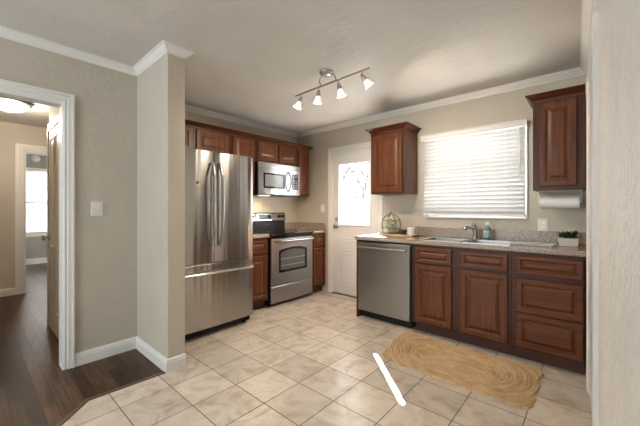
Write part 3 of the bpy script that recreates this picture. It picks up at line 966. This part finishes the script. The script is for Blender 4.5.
def bowed(b, x0, x1, z0, z1, y0, bow, n=10, back=0.07):
    loops = []
    for i in range(n + 1):
        s_ = i / n
        x = x0 + (x1 - x0) * s_
        e = 0.010 * (max(0, 1 - s_ * 14) ** 2 + max(0, 1 - (1 - s_) * 14) ** 2)
        yy = y0 - bow * (1 - (2 * s_ - 1) ** 2) + e
        loops.append([(x, yy, z0), (x, back, z0), (x, back, z1), (x, yy, z1)])
    return b.loft(loops)


def bar_handle(b, pts, r, ends):
    b.tube(pts, r, 12)
    for a, c in ends:
        b.cyl(a, c, r * 0.85, seg=10)
    return b


mid = 0.457
for s_, x0, x1 in ((-1, 0.002, mid - 0.002), (1, mid + 0.002, FWD - 0.002)):
    d = link('door', bowed(B(), x0, x1, 0.704, 1.775, 0.008, 0.012), 'steel', fr, bevel=0.004, smooth=True)
    hx = mid + s_ * 0.036
    pts = []
    for k in range(13):
        q = k / 12
        pts.append((hx + s_ * 0.011 * math.sin(PI * q), -0.012 - 0.052 * min(1, math.sin(PI * q) * 2.2), 0.865 + 0.80 * q))
    link('handle', B().tube(pts, 0.0135, 12), 'handle_steel', d, smooth=True)
d = link('freezer_drawer', bowed(B(), 0.002, FWD - 0.002, 0.088, 0.697, 0.008, 0.012), 'steel', fr, bevel=0.004, smooth=True)
link('handle', bar_handle(B(), [(0.045, -0.052, 0.618), (0.25, -0.064, 0.618), (0.456, -0.067, 0.618), (0.66, -0.064, 0.618), (0.867, -0.052, 0.618)], 0.0125,
                          [((0.07, -0.055, 0.618), (0.07, 0.006, 0.618)), ((0.842, -0.055, 0.618), (0.842, 0.006, 0.618))]), 'chrome', d, smooth=True)
link('base_grille', B().box(0.02, FWD - 0.02, 0.05, 0.0715, 0.028, 0.083), 'black', fr)
for hx in (0.04, FWD - 0.10):
    link('hinge_cover', B().box(hx, hx + 0.06, 0.02, 0.13, 1.7765, 1.792), 'dark_grey', fr, bevel=0.003)
for hx in (0.06, FWD - 0.06):
    link('foot', B().cyl((hx, 0.10, 0.0), (hx, 0.10, 0.0295), 0.02), 'black', fr)
    link('foot', B().cyl((hx, 0.78, 0.0), (hx, 0.78, 0.0295), 0.02), 'black', fr)
link('badge', B().lathe([(0.013, 0), (0.013, 0.002), (0.0, 0.003)], (0.277, -0.003, 1.463), (0, -1, 0), seg=16), 'dark_grey', fr)

# ------------------------------------------------------------------ range
RW = 0.752
rg = thing('range', 'stainless electric range with a black glass cooktop', 'range', (-2.983, 2.466, 0), R(90))
link('body', B().box(0.0, RW, 0.032, 0.640, 0.02, 0.893), 'black', rg)
dr = link('storage_drawer', B().panel(0.004, RW - 0.004, 0.046, 0.252, [(0, 0.031), (0, 0.004), (0.006, 0.0), (0.012, 0.0)]), 'steel_dark', rg, bevel=0.001)
# oven door with arched window opening
NW = 16
b = B()
ax0, ax1, az0, az1, rise = 0.128, 0.636, 0.415, 0.690, 0.040


def arch(i, t):
    q = i / NW
    x = ax0 + (ax1 - ax0) * q
    return x, az1 + rise * math.sin(PI * q) ** 0.7
ring_in = [(ax0, az0), (ax1, az0)] + [arch(i, 0) for i in range(NW, -1, -1)]
ring_out = []
DX_0, DX_1, DZ_0, DZ_1 = 0.004, RW - 0.004, 0.262, 0.848
ring_out = [(DX_0, DZ_0), (DX_1, DZ_0)] + [(DX_1 + (DX_0 - DX_1) * i / NW, DZ_1) for i in range(NW + 1)]


def rp(r, y, ins=0):
    return [(x, y, z) for x, z in r]


b.loft([rp(ring_in, 0.03), rp(ring_out, 0.03), rp(ring_out, 0.0), rp(ring_in, 0.0), rp(ring_in, 0.03)], cap0=False, cap1=False)
od = link('oven_door', b, 'steel_dark', rg)
cxa, cza = (ax0 + ax1) / 2, (az0 + az1) / 2 + 0.02


def shrink(r, k):
    return [(cxa + (x - cxa) * (1 - k / 0.254), cza + (z - cza) * (1 - k / 0.16)) for x, z in r]


s1, s2 = shrink(ring_in, 0.0015), shrink(ring_in, 0.030)
link('window_frame', B().loft([rp(s1, 0.02), rp(s1, 0.003), rp(s2, 0.003), rp(s2, 0.02), rp(s1, 0.02)], cap0=False, cap1=False), 'black_gloss', od)
pane = mat('smoked_oven_glass', (0.10, 0.105, 0.10), 0.08)
M['oven_glass'] = pane
link('window_pane', B().loft([rp(s2, 0.018), rp(s2, 0.010)]), 'oven_glass', od)
rk = B()
for z in (0.50, 0.585):
    rk.box(0.165, 0.60, 0.0075, 0.0095, z - 0.003, z + 0.003)
link('oven_rack', rk, 'keypad', od)
link('handle', bar_handle(B(), [(0.03, -0.045, 0.815), (0.2, -0.052, 0.815), (0.376, -0.054, 0.815), (0.55, -0.052, 0.815), (0.722, -0.045, 0.815)], 0.013,
                          [((0.05, -0.045, 0.815), (0.05, 0.0, 0.815)), ((0.702, -0.045, 0.815), (0.702, 0.0, 0.815))]), 'steel', od, smooth=True)
link('front_strip', B().box(0.004, RW - 0.004, -0.002, 0.031, 0.853, 0.8925), 'black_gloss', rg)
ck = link('cooktop', B().box(-0.001, RW + 0.001, -0.022, 0.585, 0.8935, 0.917), 'black_gloss', rg, bevel=0.005)
for bx_, by_, br_ in ((0.19, 0.14, 0.10), (0.56, 0.14, 0.08), (0.19, 0.42, 0.075), (0.56, 0.42, 0.10)):
    link('burner_ring', B().lathe([(br_, 0.9171), (br_ + 0.004, 0.9173), (br_ + 0.004, 0.9176), (br_, 0.9176)], (bx_, by_, 0), cap0=False, cap1=False), 'dark_grey', ck)
bgd = link('backguard', B().loft([[(x, 0.585, 0.893), (x, 0.585, 1.045), (x, 0.575, 1.05), (x, 0.640, 1.05), (x, 0.640, 0.893)] for x in (0.0, RW)]), 'black', rg)
cpn = link('control_panel', B().loft([[(x, 0.560, 1.051), (x, 0.582, 1.160), (x, 0.60, 1.172), (x, 0.640, 1.172), (x, 0.640, 1.051)] for x in (-0.002, RW + 0.002)]), 'steel', rg, bevel=0.006)
sl_ = (0.022) / 0.109


def face_y(z):
    return 0.560 + (z - 1.051) * sl_


link('display', B().loft([[(x, face_y(1.075) - 0.002, 1.075), (x, face_y(1.145) - 0.002, 1.145), (x, face_y(1.145) + 0.004, 1.145), (x, face_y(1.075) + 0.004, 1.075)] for x in (0.255, 0.475)]), 'black_gloss', cpn)
for kx in (0.055, 0.135, 0.625, 0.700):
    kn = link('knob', B().lathe([(0.025, 0), (0.025, 0.006), (0.019, 0.010), (0.017, 0.026), (0.0, 0.028)], (kx, face_y(1.115) - 0.001, 1.115), (0, -1, 0.2), seg=20), 'black', cpn, smooth=True)
for kx in (0.05, RW - 0.05):
    for ky in (0.08, 0.58):
        link('foot', B().cyl((kx, ky, 0), (kx, ky, 0.0195), 0.018), 'black', rg)

# ------------------------------------------------------------------ microwave
mw = thing('microwave', 'stainless over-the-range microwave with a bowed handle', 'microwave', (-3.235, 2.469, 1.413), R(90))
MWW, MWH = 0.748, 0.424
link('body', B().box(0.001, MWW - 0.001, 0.03, 0.395, 0.004, MWH), 'black', mw)
link('vent_grille', B().box(0.0, MWW, 0.002, 0.0295, MWH - 0.062, MWH), 'steel_dark', mw, bevel=0.004)
dr = link('door', B().slab([0.0, 0.082, 0.455, 0.555], [0.006, 0.085, 0.288, MWH - 0.066], [(1, 1)], lambda u, v, t: (u, t, v), 0.0, 0.0295), 'steel_dark', mw, bevel=0.002)
wf = B().slab([0.083, 0.105, 0.434, 0.454], [0.086, 0.108, 0.268, 0.287], [(1, 1)], lambda u, v, t: (u, t, v), 0.002, 0.02)
link('window_frame', wf, 'black_gloss', dr)
mg_ = mat('microwave_window', (0.22, 0.23, 0.24), 0.10)
M['mw_glass'] = mg_
link('window_pane', B().box(0.1055, 0.4335, 0.008, 0.014, 0.1085, 0.2675), 'mw_glass', dr)
hp = []
for k in range(11):
    q = k / 10
    hp.append((0.515, -0.004 - 0.055 * math.sin(PI * q) ** 0.8, 0.05 + 0.28 * q))
link('handle', B().tube(hp, 0.011, 12), 'steel_dark', dr, smooth=True)
cpn = link('control_panel', B().box(0.558, MWW, 0.0, 0.0295, 0.006, MWH - 0.066), 'steel_dark', mw, bevel=0.002)
kp = link('keypad', B().box(0.585, 0.700, -0.002, 0.002, 0.085, 0.300), 'black_gloss', cpn)
ks = B()
for i in range(3):
    for j_ in range(4):
        ks.box(0.600 + i * 0.032, 0.618 + i * 0.032, -0.0030, -0.0021, 0.105 + j_ * 0.032, 0.120 + j_ * 0.032)
link('button_print', ks, 'keypad', kp)
link('display', B().box(0.600, 0.685, -0.0030, -0.0021, 0.25, 0.285), 'oven_glass', kp)
link('underside_panel', B().box(0.0, MWW, 0.0, 0.390, -0.008, 0.0035), 'black', mw)
link('lamp_lens', B().box(0.10, 0.24, 0.06, 0.14, -0.011, -0.0085), 'hood_glow', mw)
hl = lamp('hood_bulb', 'AREA', (0.17, 0.12, -0.016), 2.4, (1, 0.80, 0.52), shape='RECTANGLE', size=0.13, size_y=0.07)
hl.parent = mw

# ------------------------------------------------------------------ dishwasher
DWX0, DWX1 = -2.008, -1.385
dw = thing('dishwasher', 'stainless dishwasher with a bar handle under the granite countertop', 'dishwasher', (DWX0, 2.919, 0))
DWW = DWX1 - DWX0
link('body', B().box(0.004, DWW + 0.016, 0.030, 0.60, 0.10, 0.868), 'black', dw)
d = link('door', B().panel(0.003, DWW - 0.003, 0.092, 0.855, [(0, 0.0295), (0, 0.004), (0.004, 0.0), (0.01, 0.0)]), 'steel_dark', dw)
link('handle', bar_handle(B(), [(0.028, -0.042, 0.800), (DWW - 0.028, -0.042, 0.800)], 0.012, [((0.05, -0.042, 0.80), (0.05, 0.0, 0.80)), ((DWW - 0.05, -0.042, 0.80), (DWW - 0.05, 0.0, 0.80))]), 'nickel', d, smooth=True)
link('kick_plate', B().box(0.004, DWW - 0.003, 0.055, 0.62, 0.012, 0.0905), 'black', dw)
for kx in (0.05, DWW - 0.05):
    link('foot', B().cyl((kx, 0.12, 0), (kx, 0.12, 0.0115), 0.015), 'black', dw)

# ------------------------------------------------------------------ braided jute rug
x0, x1, y0, y1 = -1.400, -0.290, 2.235, 2.865
NX, NY = 260, 170
RUV = {}
b = B()
rows = []
cx0, cx1, cyc = x0 + 0.40, x1 - 0.33, (y0 + y1) / 2 + 0.01
sp = 0.027
for j_ in range(NY + 1):
    row = []
    for i in range(NX + 1):
        u, v = i / NX, j_ / NY
        x = x0 + (x1 - x0) * u
        y = y0 + (y1 - y0) * v
        # scalloped, slightly skewed outline
        ex = abs(2 * u - 1) ** 6
        ey = abs(2 * v - 1) ** 6
        x += (0.009 * math.sin(y / sp * 0.8 + 1) + 0.005 * math.sin(y * 61)) * ex * (1 if u > 0.5 else -0.8)
        y += (0.010 * math.sin(x * 23 + 0.6) + 0.004 * math.sin(x * 71)) * ey
        if u < 0.5:
            x += 0.13 * max(0, 0.6 - v) * (1 - 2 * u)
        qx = min(max(x, cx0), cx1)
        dd = math.hypot((x - qx), (y - cyc) * 0.94)
        end = min(1, abs(x - qx) / 0.06)
        ph = dd / sp + 0.25 * math.sin(x * 9) * (1 - end)
        h = abs(math.sin(PI * ph))
        amp = 0.0045 + 0.0075 * end
        tw_ = 0.0010 * math.sin(x * 230 + y * 170)
        z = 0.007 + amp * h + tw_ + 0.004 * end * math.sin(x * 14 + y * 5)
        edge = min(u, 1 - u, v * 0.6, (1 - v) * 0.6)
        z *= min(1, edge / 0.006 * 0.75 + 0.25)
        row.append((x, y, max(0.0015, z)))
        RUV[j_, i] = (x if abs(x - qx) < 1e-6 else qx + math.atan2(y - cyc, abs(x - qx)) * 0.3, ph + (40 if y > cyc else 0))
    rows.append(row)
top = [[b.b.verts.new(p_) for p_ in row] for row in rows]
uvl = b.b.loops.layers.uv.new('braid')
for j_, (a, c) in enumerate(zip(top, top[1:])):
    for i in range(NX):
        f = b.b.faces.new((a[i], a[i + 1], c[i + 1], c[i]))
        for lp_, key in zip(f.loops, ((j_, i), (j_, i + 1), (j_ + 1, i + 1), (j_ + 1, i))):
            lp_[uvl].uv = RUV[key]
bd = [top[0][i] for i in range(NX + 1)] + [top[j_][NX] for j_ in range(1, NY + 1)] + [top[NY][i] for i in range(NX - 1, -1, -1)] + [top[j_][0] for j_ in range(NY - 1, 0, -1)]
lo = [b.b.verts.new((q.co.x, q.co.y, 0.0005)) for q in bd]
for i in range(len(bd)):
    k = (i + 1) % len(bd)
    b.b.faces.new((bd[k], bd[i], lo[i], lo[k]))
b.b.faces.new(lo)
tag(setloc(link('braided_rug', b, 'jute', smooth=True), (-0.84, 2.55, 0)), 'tan braided jute runner on the tiles in front of the sink cabinets', 'rug')

# ------------------------------------------------------------------ track light
tl = thing('track_light', 'brushed nickel four-spot track light on the kitchen ceiling', 'track light', (-1.80, 2.122, H))
A0, A1 = Vector((-2.208 + 1.80, 2.139 - 2.122, 2.333 - H)), Vector((-1.339 + 1.80, 2.104 - 2.122, 2.333 - H))
link('canopy', B().lathe([(0.062, -0.0005), (0.064, -0.006), (0.060, -0.018), (0.045, -0.030), (0.02, -0.034), (0.0, -0.0345)], (0, 0, 0), (0, 0, 1), seg=32), 'nickel', tl, smooth=True)
link('bar', B().tube([A0, A1], 0.008, 12), 'nickel', tl, smooth=True)
for s_ in (-1, 1):
    pm = (A0 + A1) / 2 + Vector((s_ * 0.095, 0, 0))
    pm.y = A0.y + (A1.y - A0.y) * (pm.x - A0.x) / (A1.x - A0.x)
    link('support_arm', B().tube([(s_ * 0.03, 0, -0.028), (s_ * 0.065, 0, -0.03), (s_ * 0.088, 0, -0.05), pm + Vector((0, 0, 0.004))], 0.005, 10), 'nickel', tl, smooth=True)
cr_, sr_ = math.cos(R(41.49)), math.sin(R(41.49))
RV, FV = Vector((cr_, sr_, 0)), Vector((-sr_, cr_, 0))
for hx, dr_ in ((-2.130, -0.42 * RV - 0.05 * FV), (-1.896, -0.12 * RV + 0.1 * FV), (-1.657, 0.25 * RV + 0.1 * FV), (-1.410, 0.85 * RV + 0.25 * FV)):
    x = hx + 1.80
    p0 = Vector((x, A0.y + (A1.y - A0.y) * (x - A0.x) / (A1.x - A0.x), A0.z))
    dv = (dr_ + Vector((0, 0, -1))).normalized()
    pk = p0 + Vector((0, 0, -0.038))
    hd_ = link('spot_head', B().cyl(p0 + Vector((0, 0, 0.002)), pk, 0.0055, seg=10).lathe([(0.0, -0.014), (0.012, -0.009), (0.015, 0.0), (0.012, 0.009), (0.0, 0.014)], pk, FV, seg=14)
               .lathe([(0.012, 0.008), (0.019, 0.014), (0.021, 0.030), (0.023, 0.042), (0.0, 0.043)], pk, dv, seg=18), 'nickel', tl, smooth=True)
    sh = link('lamp_shade', B().lathe([(0.020, 0.0435), (0.023, 0.052), (0.027, 0.070), (0.034, 0.090), (0.043, 0.105), (0.0415, 0.106), (0.032, 0.091), (0.025, 0.072), (0.020, 0.054), (0.0, 0.050)], pk, dv, seg=28), 'shade_glow', hd_, smooth=True)
    sp_ = lamp('spot_bulb', 'SPOT', pk + dv * 0.118, 11.0, (1, 0.84, 0.66), spot_size=R(172), spot_blend=0.35, shadow_soft_size=0.03)
    sp_.rotation_euler = dv.to_track_quat('-Z', 'Y').to_euler()
    sp_.parent = tl

# small hook on the crown molding
b = B().tube([(0, 0, 0.0), (0, -0.012, 0.004), (-0.02, -0.018, 0.012), (-0.028, -0.02, 0.028), (-0.012, -0.02, 0.036), (0.004, -0.02, 0.026), (0.01, -0.02, 0.008), (0.026, -0.02, 0.004), (0.03, -0.02, 0.02)], 0.003, 8)
hk = tag(link('wall_hook', b, 'white_plastic', smooth=True), 'tiny white curled hook on the crown molding above the right wall cabinet', 'hook')
hk.location = (-0.19, YW - 0.022, H - 0.05)

# ------------------------------------------------------------------ outside the door and window
struct(link('ground_outside', B().box(-30, 20, YW + 0.141, 40, -0.35, -0.15), 'ground'))
struct(link('roof_sunshade', B().prism([(-6.0, YW + 0.141), (0.6, YW + 0.141), (0.6, YW + 2.0), (-3.45, YW + 2.0), (-3.45, YW + 1.515), (-6.0, YW + 1.515)], 2.55, 2.65), 'trim'))  # unseen eave added to limit the sun; deeper step shades the blind
fb = thing('yard_fence', 'white board fence seen through the exterior door glass', 'fence', (-6.5, 9.0, -0.15))
pk_ = B()
for k in range(40):
    x = -4.0 + k * 0.2
    pk_.box(x, x + 0.192, -0.012, 0.012, 0.02, 1.72)
link('fence_boards', pk_, 'fence', fb)
for z in (0.35, 1.35):
    link('rail', B().box(-4.0, 4.0, 0.0125, 0.06, z, z + 0.09), 'fence', fb)
for k in range(5):
    x = -3.95 + k * 1.95
    link('post', B().box(x, x + 0.1, 0.0605, 0.15, 0.0, 1.68), 'fence', fb)


def tree(label, x, y, h, seed):
    r_ = random.Random(seed)
    b = B()

    def branch(p, d, ln, r, lev):
        pts = [p]
        q = p
        for k in range(4):
            d = (d + Vector((r_.uniform(-.16, .16), r_.uniform(-.16, .16), r_.uniform(-.02, .1)))).normalized()
            q = q + d * ln / 4
            pts.append(q)
        b.tube(pts, [r * (1 - 0.15 * k) for k in range(5)], 6)
        if lev < 3:
            for k in range(5 if lev else 9):
                i_ = r_.choice((2, 3, 4) if lev else (1, 2, 3, 4))
                a = r_.uniform(0, 2 * PI)
                dd_ = (d + Vector((math.cos(a), math.sin(a), 0.2)) * r_.uniform(0.6, 1.1)).normalized()
                branch(pts[i_], dd_, ln * r_.uniform(0.45, 0.65), r * 0.45, lev + 1)
    branch(Vector((0, 0, 0)), Vector((0, 0, 1)), h, 0.16, 0)
    o = link('bare_tree', b, 'bark')
    o.location = (x, y, -0.16)
    return tag(o, label, 'tree', 'bare trees beyond the fence')


tree('bare grey tree behind the left part of the door glass', -9.0, 11.5, 3.2, 1)
tree('bare grey tree behind the middle part of the door glass', -12.4, 18.0, 3.6, 2)
tree('bare grey tree behind the right part of the door glass', -15.4, 25.0, 4.2, 5)
